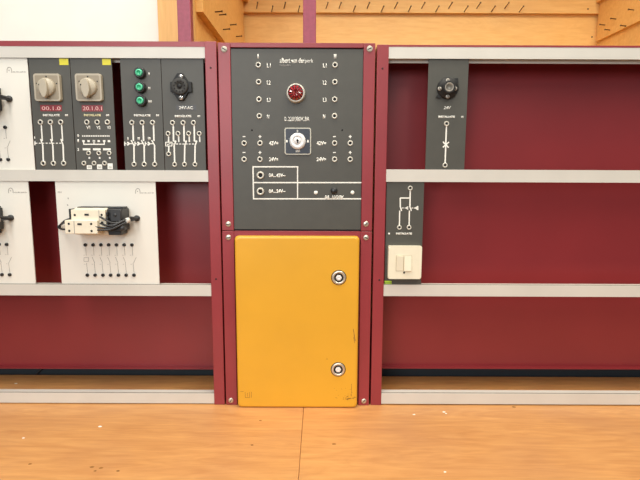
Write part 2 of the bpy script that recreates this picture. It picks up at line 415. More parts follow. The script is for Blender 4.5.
# left bay
xLp = at(217.8, 100, 0).x     # right edge of its right-hand post
tl, la, lb = bay('left burgundy rack filled with switch modules and white boards', -1.25, xLp, 1, zz(150, 41.3), M_cool)
pl = [(zz(100, 46.6), zz(100, 58)), (zz(100, 170), zz(100, 181.3)), (zz(100, 284.6), zz(100, 295.6)), (zz(100, 393), zz(100, 402.8))]
rails(tl, la, lb, pl, M_rail)
xRp = at(376.2, 100, 0).x
tr, ra, rb = bay('right burgundy rack, nearly empty, with two grey modules', xRp, 1.45, -1, zz(480, 45.1), M_rail)
pr = [(zz(500, 47.3), zz(500, 59)), (zz(500, 169.8), zz(500, 182.2)), (zz(500, 285.2), zz(500, 296.4)), (zz(500, 393.6), zz(500, 404))]
rails(tr, ra, rb, pr, M_rail)
for t, a, b, p, cx in ((tl, la, lb, pl, 100), (tr, ra, rb, pr, 500)):
    ztp = (p[0][0] + 0.004)
    zb = at(cx, 369, BACK - 0.020).z
    m = MB(M_redp); m.box(a, b, BACK - 0.002, BACK, zb, ztp - 0.006); m.box(a, b, BACK - 0.020, BACK - 0.002, zb, zb + 0.002); m.build('back_panel', t)
    # strip of enamel above the top rail
    zq = zz(150, 41.3) if t is tl else zz(480, 45.1)
    MB(M_red).box(a, b, -0.0015, 0.0, p[0][0], zq - 0.0004).build('header_strip', t)
for t, pts in ((tl, ((210.7, 67.8), (216, 279))), (tr, ((382.5, 68.5), (379.3, 280), (380, 289)))):
    for px, py in pts[:2]:
        m = MB(M_hole); m.lathe(at(px, py, -0.003), [(0.0022, 0), (0.0022, 0.0003), (0, 0.0003)], n=12); m.build('screw_hole', t)

# ============================================================ centre control cabinet
x0 = at(218.2, 100, 0).x; x1 = at(375.6, 100, 0).x
x0 = xLp + 0.0036; x1 = xRp - 0.0046
cb = thing('control_cabinet', 'central burgundy cabinet with grey control panel above a yellow door', 'cabinet', ((x0 + x1) / 2, 0.05, 0))
zt_ = zz(300, 43.2); zm = zz(300, 230.8)
sw = 0.0262
gl, gr = at(232.3, 140, 0).x, at(362.2, 140, 0).x
MB(M_red).box(x0 + 0.002, x1 - 0.002, 0.004, 0.12, 0.002, zt_ - 0.003).build('casing', cb)
fz = [(zm + 0.0007, zt_), (0.0, zm - 0.0007)]
for za, zb in fz:
    MB(M_red).box(x0, gl, -0.004, 0.004, za, zb, 0.0012, 2).build('frame_stile', cb)
    MB(M_red).box(gr, x1, -0.004, 0.004, za, zb, 0.0012, 2).build('frame_stile', cb)
MB(M_red).box(gl, gr, -0.004, 0.004, zz(300, 48), zt_, 0.0008, 1).build('frame_bar', cb)
zdoor = zz(300, 236.0)
MB(M_red).box(gl, gr, -0.002, 0.004, zdoor - 0.01, zm - 0.0007, 0.0006, 1).build('frame_bar', cb)
PY = -0.001
zpb = zz(300, 229.3)
MB(M_grey).box(gl + 0.0008, gr - 0.0008, PY, 0.003, zpb, zz(300, 49.2)).build('control_panel', cb)
MB(M_hole).box(gl, gr, 0.0025, 0.0038, zm, zz(300, 48)).build('shadow_gap', cb)
for px, py, an in ((224.2, 49.2, 2.6), (369.7, 48.8, 0.4), (228.4, 224, 0.2), (228.4, 237.4, 0.3), (366, 224, 0.9), (366, 237.6, -0.5), (231, 400.3, 1.0), (363.8, 401, 0.8)):
    screw(cb, px, py, -0.004, 2.9 if py < 100 else 2.7, an, M_edge if py < 100 else M_steel)
# sockets
for y in (65, 82, 99.4, 116):
    socket(cb, 258.3 + (y - 65) * 0.02, y, PY, 2.7); socket(cb, 335 - (y - 65) * 0.01, y, PY, 2.7)
for y in (143.2, 159.3):
    for x in (244.2, 260, 334.6, 350.2): socket(cb, x, y, PY, 2.7)
for y in (175.2, 191.3): socket(cb, 260.5, y, PY, 3.7, 'fuse', 'fuse_holder')
for i, (y, s) in enumerate(((65.5, 'L1'), (82.5, 'L2'), (99.8, 'L3'), (116.5, 'N'))):
    w_ = 3.6 if i < 3 else 2.2
    text(s, (267, 267 + w_, y - 2, y + 2.2), M_ink, cb, PY, bold=0.02); text(s, (323, 323 + w_, y - 2, y + 2.2), M_ink, cb, PY, bold=0.02)
text('I', (257.5, 258.7, 54.2, 58.4), M_ink, cb, PY, bold=0.03); text('II', (333.9, 336.3, 54.2, 58.4), M_ink, cb, PY, bold=0.03)
text('albert van der', (279.8, 304.6, 58.2, 63), M_ink, cb, PY, bold=0.025); text('perk', (305.0, 313.2, 58.8, 63.6), M_ink, cb, PY)
text('Rotterdam', (279.8, 290.5, 64.2, 66.3), M_inkg, cb, PY, bold=0.01)['label'] = 'small faint grey line of writing'
text('0..220/380V..8A', (284.5, 309.4, 116.8, 121.2), M_ink, cb, PY, bold=0.012)
for y, s in ((143.2, '42V='), (159.3, '24V=')):
    text(s, (269, 278.2, y - 1.9, y + 2), M_ink, cb, PY, bold=0.035); text(s, (316.6, 326, y - 1.9, y + 2), M_ink, cb, PY, bold=0.035)
m = MB(M_ink)
for y in (136.6, 152.5):
    for x in (244, 334.4): m.seg(tuple(at(x - 1.4, y, PY).xz), tuple(at(x + 1.4, y, PY).xz), 0.0022, PY)
    for x in (260, 350.2):
        m.seg(tuple(at(x - 1.4, y, PY).xz), tuple(at(x + 1.4, y, PY).xz), 0.0022, PY); m.seg(tuple(at(x, y - 1.5, PY).xz), tuple(at(x, y + 1.5, PY).xz), 0.0022, PY, 0.0005)
m.build('polarity_mark', cb)
def lines(parent, Y, segs, wpx=1.3, mm=None, name='circuit_diagram', t=0.0004):
    m = MB(mm or M_ink)
    for i, s in enumerate(segs):
        a = at(s[0], s[1], Y); b = at(s[2], s[3], Y); wp = s[4] if len(s) > 4 else wpx
        m.seg((a.x, a.z), (b.x, b.z), wp * PX, Y, t + 0.00002 * (i % 5))
    return m.build(name, parent)
lines(cb, PY, [(252.4, 166.8, 298.4, 166.8), (252.8, 182.6, 361.5, 182.6), (253.2, 198.8, 361.2, 198.8), (253, 166.2, 253.6, 199.4), (297.6, 166.8, 297.6, 198.8, 1.1)], 1.25, name='panel_outline')
text('0A...42V~', (268.8, 285.3, 173.6, 177.2), M_ink, cb, PY, bold=0.04)
text('0A...24V~', (268.8, 285.3, 189.4, 193), M_ink, cb, PY, bold=0.04)
text('0A..10/20V', (324.8, 343.6, 195.4, 198.9), M_ink, cb, PY - 0.0006, bold=0.04)
for px in (315.8, 352.5):
    p = at(px, 192.6, PY); b = MB(M_ink); b.lathe(p, [(1.9 * PX, 0), (1.9 * PX, 0.001), (1.2 * PX, 0.0022), (0, 0.0026)], n=18); b.build('rivet', cb)
p = at(334, 190.7, PY); b = MB(M_black); b.lathe(p, [(3.4 * PX, 0), (3.4 * PX, 0.004), (3.0 * PX, 0.006), (2.0 * PX, 0.0075), (0, 0.008)], n=24); b.build('push_knob', cb)
for px in (252, 342.2):
    m = MB(M_hole); m.lathe(at(px, 130, PY), [(0.0023, 0), (0.0023, 0.0003), (0, 0.0003)], n=12); m.build('screw_hole', cb)
# red pilot lamp
lc = at(295.9, 93.5, PY); q = PX
lamp = MB(M_ring).lathe(lc, [(9.2 * q, 0), (9.2 * q, 0.004), (8.7 * q, 0.010), (8.2 * q, 0.012), (7.4 * q, 0.012), (7.2 * q, 0.009)], n=10 * 4).build('pilot_lamp', cb)
lens = MB([M_lens, M_lensd])
n = 24
rr = [(7.3, 0.009), (6.8, 0.0125), (5.4, 0.0155), (3.2, 0.0175), (0, 0.0165)]
rings = []
for j, (r_, h) in enumerate(rr):
    rings.append([lens.bm.verts.new((lc.x + r_ * q * math.cos(2 * math.pi * i / n + 0.05 * j), lc.y - h - (0.0012 if i % 2 and 0 < j < 4 else 0), lc.z + r_ * q * math.sin(2 * math.pi * i / n + 0.05 * j))) for i in range(n if r_ else 1)])
for a, b in zip(rings, rings[1:]):
    for i in range(n):
        lens.mi = i % 2
        if len(b) == 1: lens._face((a[i], a[(i + 1) % n], b[0]))
        else: lens._face((a[i], a[(i + 1) % n], b[(i + 1) % n], b[i]))
lens.build('lens', lamp)
# key switch
kc = at(297.9, 141.3, PY)
ks = MB(M_edge).prism(rrect(kc.x, kc.z, 13.0 * q, 13.0 * q, 2.2 * q), PY - 0.003, PY, 0.0006).build('key_switch', cb)
MB(M_plate).prism(rrect(kc.x, kc.z, 11.9 * q, 11.9 * q, 1.2 * q), PY - 0.0036, PY - 0.0028).build('face_plate', ks)
MB(M_satin).lathe(Vector((kc.x - 0.2 * q, PY - 0.0036, kc.z)), [(8.0 * q, 0), (8.0 * q, 0.003), (7.3 * q, 0.006), (4.6 * q, 0.008), (4.3 * q, 0.0066), (3.2 * q, 0.0066), (3.0 * q, 0.0078), (0, 0.0078)], n=36).build('lock_barrel', ks)
kh = MB(M_hole); kx, kz = kc.x - 0.2 * q, kc.z
kh.lathe(Vector((kx, PY - 0.0114, kz + 0.7 * q)), [(1.2 * q, 0), (1.2 * q, 0.0003), (0, 0.0003)], n=12); kh.seg((kx, kz + 0.4 * q), (kx + 0.3 * q, kz - 2.0 * q), 1.2 * q, PY - 0.0114, 0.0003); kh.build('keyhole', ks)
text('0', (296.8, 298.2, 129.8, 132), M_ink, ks, PY - 0.0036, bold=0.02)
text('aan', (295.6, 299.9, 150, 152.2), M_ink, ks, PY - 0.0036, bold=0.02)
m = MB(M_ink)
for px in (286.8, 307.9): rect_mb(m, px - 0.8, px + 0.8, 140, 142.4, PY - 0.0036, 0.0004)
m.build('index_mark', ks)
# yellow door
dl = at(235.0, 320, -0.014).x; dr = at(359.2, 320, -0.014).x
dz0 = at(300, 405.9, -0.018).z
dm = MB([M_yel, M_dirt])
DYF = -0.020
ax = (at(235.1, 245, DYF).x + at(236.7, 395, DYF).x) / 2; bx_ = (at(359.4, 245, DYF).x + at(357.5, 395, DYF).x) / 2
za, zb = 0.0008, at(300, 236.4, DYF).z
pts = rrect((ax + bx_) / 2, (za + zb) / 2, (bx_ - ax) / 2, (zb - za) / 2, 0.009)
n = len(pts); cx_, cz_ = (ax + bx_) / 2, (za + zb) / 2
prof = [(0.0, -0.0022), (0.0, DYF + 0.006), (0.0008, DYF + 0.003), (0.0026, DYF + 0.0009), (0.0055, DYF)]
rg = []
for ins, y in prof:
    rg.append([dm.bm.verts.new((cx_ + (p[0] - cx_) * (1 - ins / ((bx_ - ax) / 2)), y, cz_ + (p[1] - cz_) * (1 - ins / ((zb - za) / 2)))) for p in pts])
for A_, B_ in zip(rg, rg[1:]):
    for i in range(n): dm._face((A_[i], A_[(i + 1) % n], B_[(i + 1) % n], B_[i]), True)
dm._face(rg[-1]); dm._face(rg[0][::-1])
door = dm.build('door', cb)
for px, py in ((338.8, 277.6), (338.2, 369.4)):
    p = at(px, py, DYF)
    b = MB([M_steel, M_hole, M_satin]); b.mi = 1; b.lathe(p, [(7.7 * q, 0), (7.7 * q, 0.0003), (7.0 * q, 0.0004)], n=30)
    b.mi = 0; b.lathe(p, [(7.0 * q, 0), (7.0 * q, 0.002), (6.2 * q, 0.003), (5.0 * q, 0.003), (4.6 * q, 0.0012)], n=30)
    b.mi = 1; b.lathe(p, [(4.7 * q, 0.0014), (3.0 * q, 0.0010)], n=30)
    b.mi = 2; b.lathe(p, [(3.1 * q, 0.0008), (3.0 * q, 0.0024), (1.5 * q, 0.003), (0, 0.0022)], n=6, smooth=False); b.build('lock', door)
# scuffs on the door
sc = MB(M_dirt)
for s in ((353.4, 329, 354.2, 335, 0.6), (354.2, 335, 355.2, 341, 0.7), (353.6, 337, 354.6, 343, 0.4)):
    a = at(s[0], s[1], DYF); b = at(s[2], s[3], DYF); sc.seg((a.x, a.z), (b.x, b.z), s[4] * PX, DYF, 0.0002)
for i in range(26):
    px = random.gauss(349, 3.4); py = random.gauss(398, 0.8); l = random.uniform(0.4, 1.6)
    if 331 < px < 355:
        a = at(px, py, DYF); b = at(px + l, py + random.uniform(-.2, .2), DYF); sc.seg((a.x, a.z), (b.x, b.z), random.uniform(0.3, 0.7) * PX, DYF, 0.0002)
for i in range(20):
    px = random.uniform(331, 352); py = random.uniform(388, 399); a = at(px, py, DYF); b = at(px + 0.7, py, DYF); sc.seg((a.x, a.z), (b.x, b.z), 0.25 * PX, DYF, 0.0002)
for i in range(8):
    py = 384 + i * 1.6; a = at(351.4, py, DYF); b = at(351.6, py + 1.1, DYF); sc.seg((a.x, a.z), (b.x, b.z), 0.4 * PX, DYF, 0.0002)
for s in ((245.2, 392.2, 245.3, 397.6), (249.6, 392.2, 249.6, 397.6), (251.4, 392, 251.4, 397.6), (245.2, 397.6, 249.6, 397.6), (247.4, 393, 247.4, 396.5), (240.5, 391.5, 243.5, 391.6)):
    a = at(s[0], s[1], DYF); b = at(s[2], s[3], DYF); sc.seg((a.x, a.z), (b.x, b.z), 0.35 * PX, DYF, 0.0002)
a = at(327, 359, DYF); sc.lathe(Vector((a.x, DYF, a.z)), [(0.0012, 0), (0.0012, 0.0002), (0, 0.0002)], n=8)
sc.build('scuff_mark', door)

# ============================================================ modules in the racks
MY0, MY1 = 0.0025, 0.0055          # face and back of a module board
def module(label, pxl, pxr, pym, ztop, zbot, name='switch_module', cat='module', m=None, group=None):
    xa = at(pxl, pym, MY0).x; xb = at(pxr, pym, MY0).x
    t = thing(name, label, cat, ((xa + xb) / 2, MY0, zbot), group)
    MB(m or M_grey).box(xa, xb, MY0, MY1, zbot, ztop, 0.0003, 1).build('board', t)
    return t
def rowz(p, i): return p[i][1] + 0.0055, p[i + 1][0]     # (top, bottom) of a board between rail i and i+1
uz = rowz(pl, 0); lz = rowz(pl, 1); ruz = rowz(pr, 0); rlz = rowz(pr, 1)
Y = MY0
def caption(t, x0, x1, y, x2, x3, mm=None, s='INSTALLATIE', s2='01'):
    text(s, (x0, x1, y - 1.1, y + 1.1), mm or M_ink, t, Y, bold=0.06); text(s2, (x2, x3, y - 1.0, y + 1.1), M_ink, t, Y, bold=0.06)
def sticker(t, x0, x1, y0, y1, mm, Yy=None, th=0.0003, name='sticker'):
    m = MB(mm); rect_mb(m, x0, x1, y0, y1, Y if Yy is None else Yy, th); return m.build(name, t)
def rotary(t, px, py, marks):
    c = at(px, py, Y); h = 12.5 * PX
    sw_ = MB(M_beigel).prism(rrect(c.x, c.z, h, h + 0.3 * PX, 2 * PX), Y - 0.010, Y, 0.0012).build('rotary_switch', t)
    MB(M_beige).prism(rrect(c.x, c.z, h - 1.6 * PX, h - 1.4 * PX, 1.2 * PX), Y - 0.0104, Y - 0.0099).build('face_plate', sw_)
    k = MB([M_beigel, M_beige, M_hole]); cy = Y - 0.0104
    k.lathe(Vector((c.x, cy, c.z)), [(8.4 * PX, 0), (8.4 * PX, 0.006), (7.9 * PX, 0.0085), (0, 0.0085)], n=36)
    k.mi = 1
    k.mi = 0; pts = []
    for i in range(20):
        a = 2 * math.pi * i / 20; pts.append((c.x + 3.6 * PX * math.cos(a), c.z - 1.5 * PX + 9.0 * PX * math.sin(a)))
    k.prism(pts, cy - 0.017, cy - 0.006, 0.0015)
    k.build('knob', sw_)
    mk = MB(M_hole)
    for dx, dz in marks:
        mk.lathe(Vector((c.x + dx * PX, cy, c.z + dz * PX)), [(0.7 * PX, 0), (0.7 * PX, 0.0003), (0, 0.0003)], n=8)
    mk.lathe(Vector((c.x - 5.4 * PX, cy - 0.0085, c.z + 1.8 * PX)), [(0.8 * PX, 0), (0.8 * PX, 0.0003), (0, 0.0003)], n=8)
    mk.build('position_mark', sw_)
# --- module 1
t = module('grey module with beige rotary switch and red tape, directly beside the upper white board', 32.2, 72.6, 113, *uz)
rotary(t, 49.2, 88, [(0, 10), (-9.6, 3.5), (9.6, 3.5)])
sticker(t, 59.6, 68.2, 58.6, 65, M_tapey)
tp = sticker(t, 40.6, 61.6, 105, 111.2, M_taper, name='label_tape'); text('00.1.0', (42, 60.4, 106.4, 110), M_emb, tp, Y - 0.0003, bold=0.0)
caption(t, 43, 59.6, 115.2, 65, 67.8)
for x in (40.6, 50.6, 60.9): socket(t, x, 122.2, Y, 2.6)
for x in (43.5, 53.6, 63.8): socket(t, x, 163.3, Y, 2.6)
sg = []
for a, b in ((40.6, 43.5), (50.6, 53.6), (60.9, 63.8)):
    sg += [(a + 0.7, 124.6, a + 1.8, 141, 1.2), (a + 0.0, 139, a + 2.2, 145, 1.2), (a + 2.2, 145, b - 0.1, 161, 1.4)]
for i in range(8): sg.append((35.5 + i * 3.4, 143.2, 37.4 + i * 3.4, 143.2, 0.9))
sg.append((35, 141, 35, 145.4, 1)); sg.append((34.6, 136.5, 34.9, 138.8, 0.8))
lines(t, Y, sg)
# --- module 2
t = module('grey module with beige rotary switch and three white stickers along its bottom edge', 73.2, 114.2, 113, *uz)
rotary(t, 90.3, 88, [(0, 10), (-8.4, 5.5), (9, 5.5)])
sticker(t, 102.4, 110.6, 58.8, 65, M_tapey)
tp = sticker(t, 82, 102.6, 105.2, 111.4, M_taper, name='label_tape'); text('20.1.0.1', (83, 101.8, 106.4, 110.2), M_emb, tp, Y - 0.0003)
caption(t, 84, 100.8, 115.2, 106, 109, M_inky)
for x in (87, 97.3, 107.5): socket(t, x, 122.2, Y, 2.6)
for x in (88.8, 99, 109.3): socket(t, x, 153.1, Y, 2.3)
for x in (84.1, 94.2, 104.7): socket(t, x, 163.2, Y, 2.3)
for x, s in ((86.4, 'V1'), (96.6, 'V2'), (107, 'V3')): text(s, (x, x + 3.6, 125.8, 129.2), M_ink, t, Y, bold=0.02)
for y, s in ((135.6, '0'), (140.8, '1'), (149.4, '2')): text(s, (77.4, 79, y - 1.4, y + 1.4), M_ink, t, Y, bold=0.04)
sg = [(82.2 + i * 1.75, 136, 83.3 + i * 1.75, 136, 1.4) for i in range(16)]
sg += [(x, 141.1, x + 2.4, 141.1, 1.9) for x in (82.4, 87.4, 92.8, 97.6, 103, 107.8)]
sg += [(83.6, 141, 83.8, 144.8, 1), (94, 141, 94.1, 144.5, 1), (104.2, 141, 104.4, 144.8, 1), (83.4, 144.3, 104.8, 144.3, 1.1)]
sg += [(x, 149.3, x + 7.6, 149.3, 2) for x in (82.8, 93, 103.1)]
sg += [(x, 157.9, x + 1.6, 157.9, 1.8) for x in (88.6, 98.9, 109)]
lines(t, Y, sg)
for x0_, y0_ in ((87, 165.2), (97.2, 164.4), (107.8, 163.4)):
    s_ = sticker(t, x0_, x0_ + 4.8, y0_, 169.2, M_ink, name='white_sticker'); text('00', (x0_ + 1, x0_ + 3.8, 166.2, 168.2), M_inkg, s_, Y - 0.0003)
# --- module 3
t = module('grey module with three green push buttons in a column', 122.6, 162.5, 113, *uz)
for i, (x, y) in enumerate(((140.6, 73.4), (141, 87.8), (141.8, 101.2))):
    c = at(x, y, Y)
    pb = MB(M_black).lathe(c, [(5.3 * PX, 0), (5.3 * PX, 0.009), (4.8 * PX, 0.0115), (3.5 * PX, 0.0115), (3.4 * PX, 0.009)], n=28).build('push_button', t)
    g = MB([M_greenl, M_green]); g.lathe(Vector((c.x, Y - 0.010, c.z)), [(3.4 * PX, 0), (3.3 * PX, 0.003), (2.9 * PX, 0.004), (2.0 * PX, 0.004)], n=24)
    g.mi = 1; g.lathe(Vector((c.x, Y - 0.010, c.z)), [(2.0 * PX, 0.004), (1.8 * PX, 0.0032), (0, 0.003)], n=24); g.build('button_cap', pb)
    text('I II III'.split()[i], (148.6, (149.6, 150.2, 151.4)[i], y - 0.9, y + 1.7), M_ink, t, Y, bold=0.02)
caption(t, 134, 150.4, 115.4, 156, 159)
for x in (132, 142.2, 152.6): socket(t, x, 122.6, Y, 2.5)
for x in (134.2, 144.4, 154.8): socket(t, x, 164.3, Y, 2.5)
sg = []
for i, (a, b) in enumerate(((132, 134.2), (142.2, 144.4), (152.6, 154.8))):
    sg += [(a + 0.9, 125, a + 1.4, 141, 1.5), (a - 0.9, 140.2, a + 2.0, 145.4, 1.1), (a + 2.0, 145.2, b, 162, 1.4)]
    x = a - 7.2
    sg += [(x, 141.6, x, 145.8, 1), (x, 143.7, x + 1.8, 143.7, 0.9), (x + 2.4, 142.2, x + 4.6, 143.7, 1.5), (x + 4.6, 143.7, x + 2.4, 145.2, 1.5), (x + 5.0, 143.7, x + 7.4, 143.7, 0.9)]
    text('I II III'.split()[i], (a - 4.4, (a - 3.6, a - 2.6, a - 2)[i], 137.2, 140), M_ink, t, Y, bold=0.03)
lines(t, Y, sg)
# --- module 4
t = module('grey module with black relay base next to the left rack post', 163.0, 204.6, 113, *uz)
c = at(180.9, 87, Y)
def P2(cx, cz, pts): return [(cx + a * PX, cz + b * PX) for a, b in pts]
rb_ = MB(M_bake).prism(P2(c.x, c.z, [(-2.4, 12.5), (2.4, 12.5), (6.4, 6.8), (7.0, 4.6), (11, 4.6), (11, -5), (7.2, -5), (6.6, -6.8), (2.6, -13), (-2.6, -13), (-6.4, -6.8), (-7, -5), (-9.6, -5), (-9.6, 4.4), (-7, 4.4), (-6.4, 6.8)]), Y - 0.007, Y, 0.0008).build('relay_base', t)
MB(M_bake2).lathe(Vector((c.x, Y - 0.007, c.z)), [(7.8 * PX, 0), (7.8 * PX, 0.005), (7.3 * PX, 0.006), (2.4 * PX, 0.006), (2.3 * PX, 0.002), (0, 0.002)], n=32).build('pin_ring', rb_)
ph = MB(M_hole); ph.lathe(Vector((c.x, Y - 0.013, c.z)), [(2.3 * PX, 0), (2.3 * PX, 0.0006), (0, 0.0006)], n=18)
for i in range(11):
    a = 2 * math.pi * (i + 0.5) / 11 + math.pi / 2
    ph.lathe(Vector((c.x + 5.1 * PX * math.cos(a), Y - 0.013, c.z + 5.1 * PX * math.sin(a))), [(0.75 * PX, 0), (0.75 * PX, 0.0006), (0, 0.0006)], n=8)
ph.build('pin_hole', rb_)
for y in (76.6, 97.8): screw(t, 181, y, Y - 0.007, 2.2, 0.6, M_chrome, 0.003)
tp = sticker(t, 176.4, 196.2, 105.2, 110, M_tapek, name='label_tape'); text('24V-AC', (179, 193, 106.2, 109.3), M_ink, tp, Y - 0.0003, bold=0.02)
caption(t, 174.8, 191.4, 116.2, 197.4, 200)
for x in (172.6, 183.2, 193.5): socket(t, x, 122.8, Y, 2.5)
for x in (168.2, 178.1, 188.7, 199.3): socket(t, x, 133.6, Y, 2.4)
socket(t, 168.8, 153.9, Y, 2.4)
for x in (174.8, 184.6, 195): socket(t, x, 164.4, Y, 2.4)
sg = []
for a, b in ((172.6, 174.8), (183.2, 184.6), (193.5, 195)):
    sg += [(a + 0.7, 125, a + 1.0, 141.4, 1.5), (a + 1.0, 141.2, a + 3.2, 141.2, 1.0), (a + 3.4, 140.6, a + 1.6, 145.6, 1.3), (a + 1.6, 145.6, b - 0.1, 162, 1.4)]
for x in (178.6, 189.2, 199.6): sg.append((x, 136, x + 0.2, 142, 1.3))
sg += [(168.6, 136, 168.7, 142, 1.3), (168.8, 146, 168.8, 151.8, 1.3)]
sg += [(165.6, 142.2, 172, 142.2, 0.8), (165.6, 146, 172, 146, 0.8), (165.7, 142, 165.7, 146, 0.8), (172, 142, 172, 146, 0.8), (167, 144.8, 170.6, 143.4, 0.8)]
sg += [(172.8 + i * 3.2, 144, 174.8 + i * 3.2, 144, 0.9) for i in range(7)]
lines(t, Y, sg)
# --- module 5
t = module('grey module with round black screw socket, alone in upper row of right rack', 427, 466.6, 115, *ruz)
c = at(447.4, 88.4, Y)
fs = MB(M_bake); fs.lathe(c, [(10.2 * PX, 0), (10.2 * PX, 0.006), (9.4 * PX, 0.009), (6.4 * PX, 0.011), (6.0 * PX, 0.018), (5.4 * PX, 0.019), (4.4 * PX, 0.019), (4.2 * PX, 0.006), (0, 0.006)], n=36)
fs.prism(P2(c.x, c.z, [(-11, -8.5), (-8, -9.5), (-4, -8), (-8, -3)]), Y - 0.005, Y); fs.prism(P2(c.x, c.z, [(9.5, 9.5), (6, 9), (7, 4), (10, 5)]), Y - 0.005, Y)
fso = fs.build('screw_socket', t)
MB(M_dulls).lathe(Vector((c.x, Y, c.z)), [(4.3 * PX, 0.017), (4.1 * PX, 0.0196), (3.4 * PX, 0.0196), (3.2 * PX, 0.008), (0, 0.007)], n=30).build('contact_ring', fso)
for dx, dy in ((0.2, -8), (0.2, 8.2), (-7.8, 0.4), (7.8, 0.2)):
    p = (447.4 + dx, 88.4 + dy); s_ = screw(fso, p[0], p[1], Y - 0.0095, 1.9, dx + dy, M_dulls, 0.0025)
text('24V', (443.6, 451, 106.2, 109.2), M_ink, t, Y, bold=0.01, slant=0.25)
caption(t, 438.4, 455, 116.8, 461, 463.4)
socket(t, 446.5, 123.7, Y, 2.5); socket(t, 445, 165.2, Y, 2.5)
lines(t, Y, [(446.4, 126, 445.1, 163, 1.3), (443, 141.8, 448.6, 147.6, 1.2), (448.9, 142, 442.8, 147.4, 1.2)])
# --- module 6
t = module('grey module carrying an ivory double light switch and green sticker', 385.6, 422.6, 235, *rlz)
MB(M_ivory).prism(rrect(*at(403.9, 261.6, Y).xz, 16.7 * PX, 16.7 * PX, 1.4 * PX), Y - 0.016, Y, 0.003).build('light_switch', t)
ls = [o for o in t.children if o.name.startswith('light_switch')][0]
sy = Y - 0.016
for i, (xa, xb) in enumerate(((396.2, 403.3), (403.9, 411.6))):
    a = at(xa, 270.6, sy); b = at(xb, 256, sy)
    r_ = MB(M_ivory); vs = []
    t0, t1 = (0.0045, 0.0012) if i == 0 else (0.0012, 0.0045)
    # rocker: wedge tilted one way or the other
    v = [r_.bm.verts.new(p) for p in ((a.x, sy, a.z), (b.x, sy, a.z), (b.x, sy, b.z), (a.x, sy, b.z), (a.x, sy - t1, a.z), (b.x, sy - t1, a.z), (b.x, sy - t0, b.z), (a.x, sy - t0, b.z))]
    for f in ((0, 1, 2, 3), (4, 5, 6, 7), (0, 1, 5, 4), (1, 2, 6, 5), (2, 3, 7, 6), (3, 0, 4, 7)): r_.bm.faces.new([v[k] for k in f])
    r_.build('rocker', ls)
sh = MB(M_ivoryd); rect_mb(sh, 395.7, 412.1, 255.5, 271.1, sy, 0.0003); sh.build('rocker_recess', ls)
m = MB(M_hole); m.lathe(at(404, 272.6, sy), [(1.0 * PX, 0), (1.0 * PX, 0.0006), (0, 0.0006)], n=12); m.build('screw_head', ls)
sticker(t, 384.6, 391.6, 280.8, 282.6, M_tapeg); sticker(t, 384.6, 391.6, 283.2, 285, M_tapeg)
socket(t, 410.2, 188.1, Y, 2.4); socket(t, 399.3, 227.3, Y, 2.4); socket(t, 409, 227.3, Y, 2.4)
lines(t, Y, [(410.2, 190.4, 409.9, 207, 1.3), (400, 198, 410, 198, 1.2), (400.2, 198, 400.3, 207, 1.3), (400, 206, 401.6, 211, 1.1), (409.6, 206, 411.4, 211, 1.1),
             (399.7, 210.6, 399.4, 225, 1.2), (409.4, 210.6, 409.1, 225, 1.2), (401.6, 208, 403.6, 208, 0.8), (404.6, 208, 406.4, 208, 0.8), (406.2, 208, 408.2, 206.7, 1.1), (406.2, 208, 408.2, 209.3, 1.1),
             (411.4, 208, 413.2, 208, 0.8), (414, 208, 415.6, 208, 0.8), (415.4, 208, 417.6, 206.6, 1.1), (415.4, 208, 417.6, 209.4, 1.1), (417.8, 206, 417.8, 210, 0.9)])
text('INSTALLATIE', (396, 412, 232.6, 234.6), M_ink, t, Y, bold=0.06); text('1', (388.2, 389.8, 232.8, 234.6), M_ink, t, Y, bold=0.08)

# ============================================================ white boards with contactors
wb = module('complete white board with cream contactor and cables in the lower left rack', 58.4, 157.4, 233, *lz, name='contactor_board', m=M_white, group='white contactor boards in the left rack')
for i in range(7):
    socket(wb, 85.6 + i * 7.75, 244.8, Y, 1.7, 'dark'); socket(wb, 87.6 + i * 7.75, 275, Y, 1.7, 'dark')
sg = []
for i in range(7):
    a = 85.6 + i * 7.75; b = 87.6 + i * 7.75
    sg += [(a + 0.2, 247, a + 0.7, 255.5), (b - 1.0, 263, b, 273)]
    if i == 0: sg += [(a - 1.6, 257.6, a + 3, 257.6), (a - 1.6, 261.4, a + 3, 261.4), (a - 1.6, 257.6, a - 1.6, 261.4), (a + 3, 257.6, a + 3, 261.4)]
    else: sg += [(a - 1.2, 257, a + 1.4, 263)] if i < 6 else [(a + 4.2, 257.4, a + 1.4, 263)]
    sg += [(a - 2, 255.2, a - 0.8, 255.2), (a - 1.4, 264.2, a - 0.2, 264.2)]
lines(wb, Y, sg, 0.32, M_inkg)
def logo(t, x, y):
    a = [(x + 2.2 * math.cos(th), y - 2.6 * math.sin(th)) for th in [i * math.pi / 5 for i in range(6)]]
    return [(a[i][0], a[i][1], a[i + 1][0], a[i + 1][1], 0.5) for i in range(5)] + [(x - 2.2, y, x - 2.2, y + 2.6, 0.5), (x + 2.2, y, x + 2.4, y + 2.6, 0.5), (x - 0.8, y + 0.3, x + 0.2, y + 0.3, 0.8)]
lines(wb, Y, logo(wb, 137.8, 191), 0.5, M_inkg, 'board_logo')
text('van der perk bv', (141, 154, 192, 193.8), M_inkg, wb, Y)
text('001', (57.8, 61.4, 191.4, 193), M_inkg, wb, Y)
lines(wb, Y, [(68, 197.6, 68.4, 199.2, 0.8), (67.4, 204.4, 68, 205.6, 0.9)], 0.6, M_inkg, 'pencil_mark')
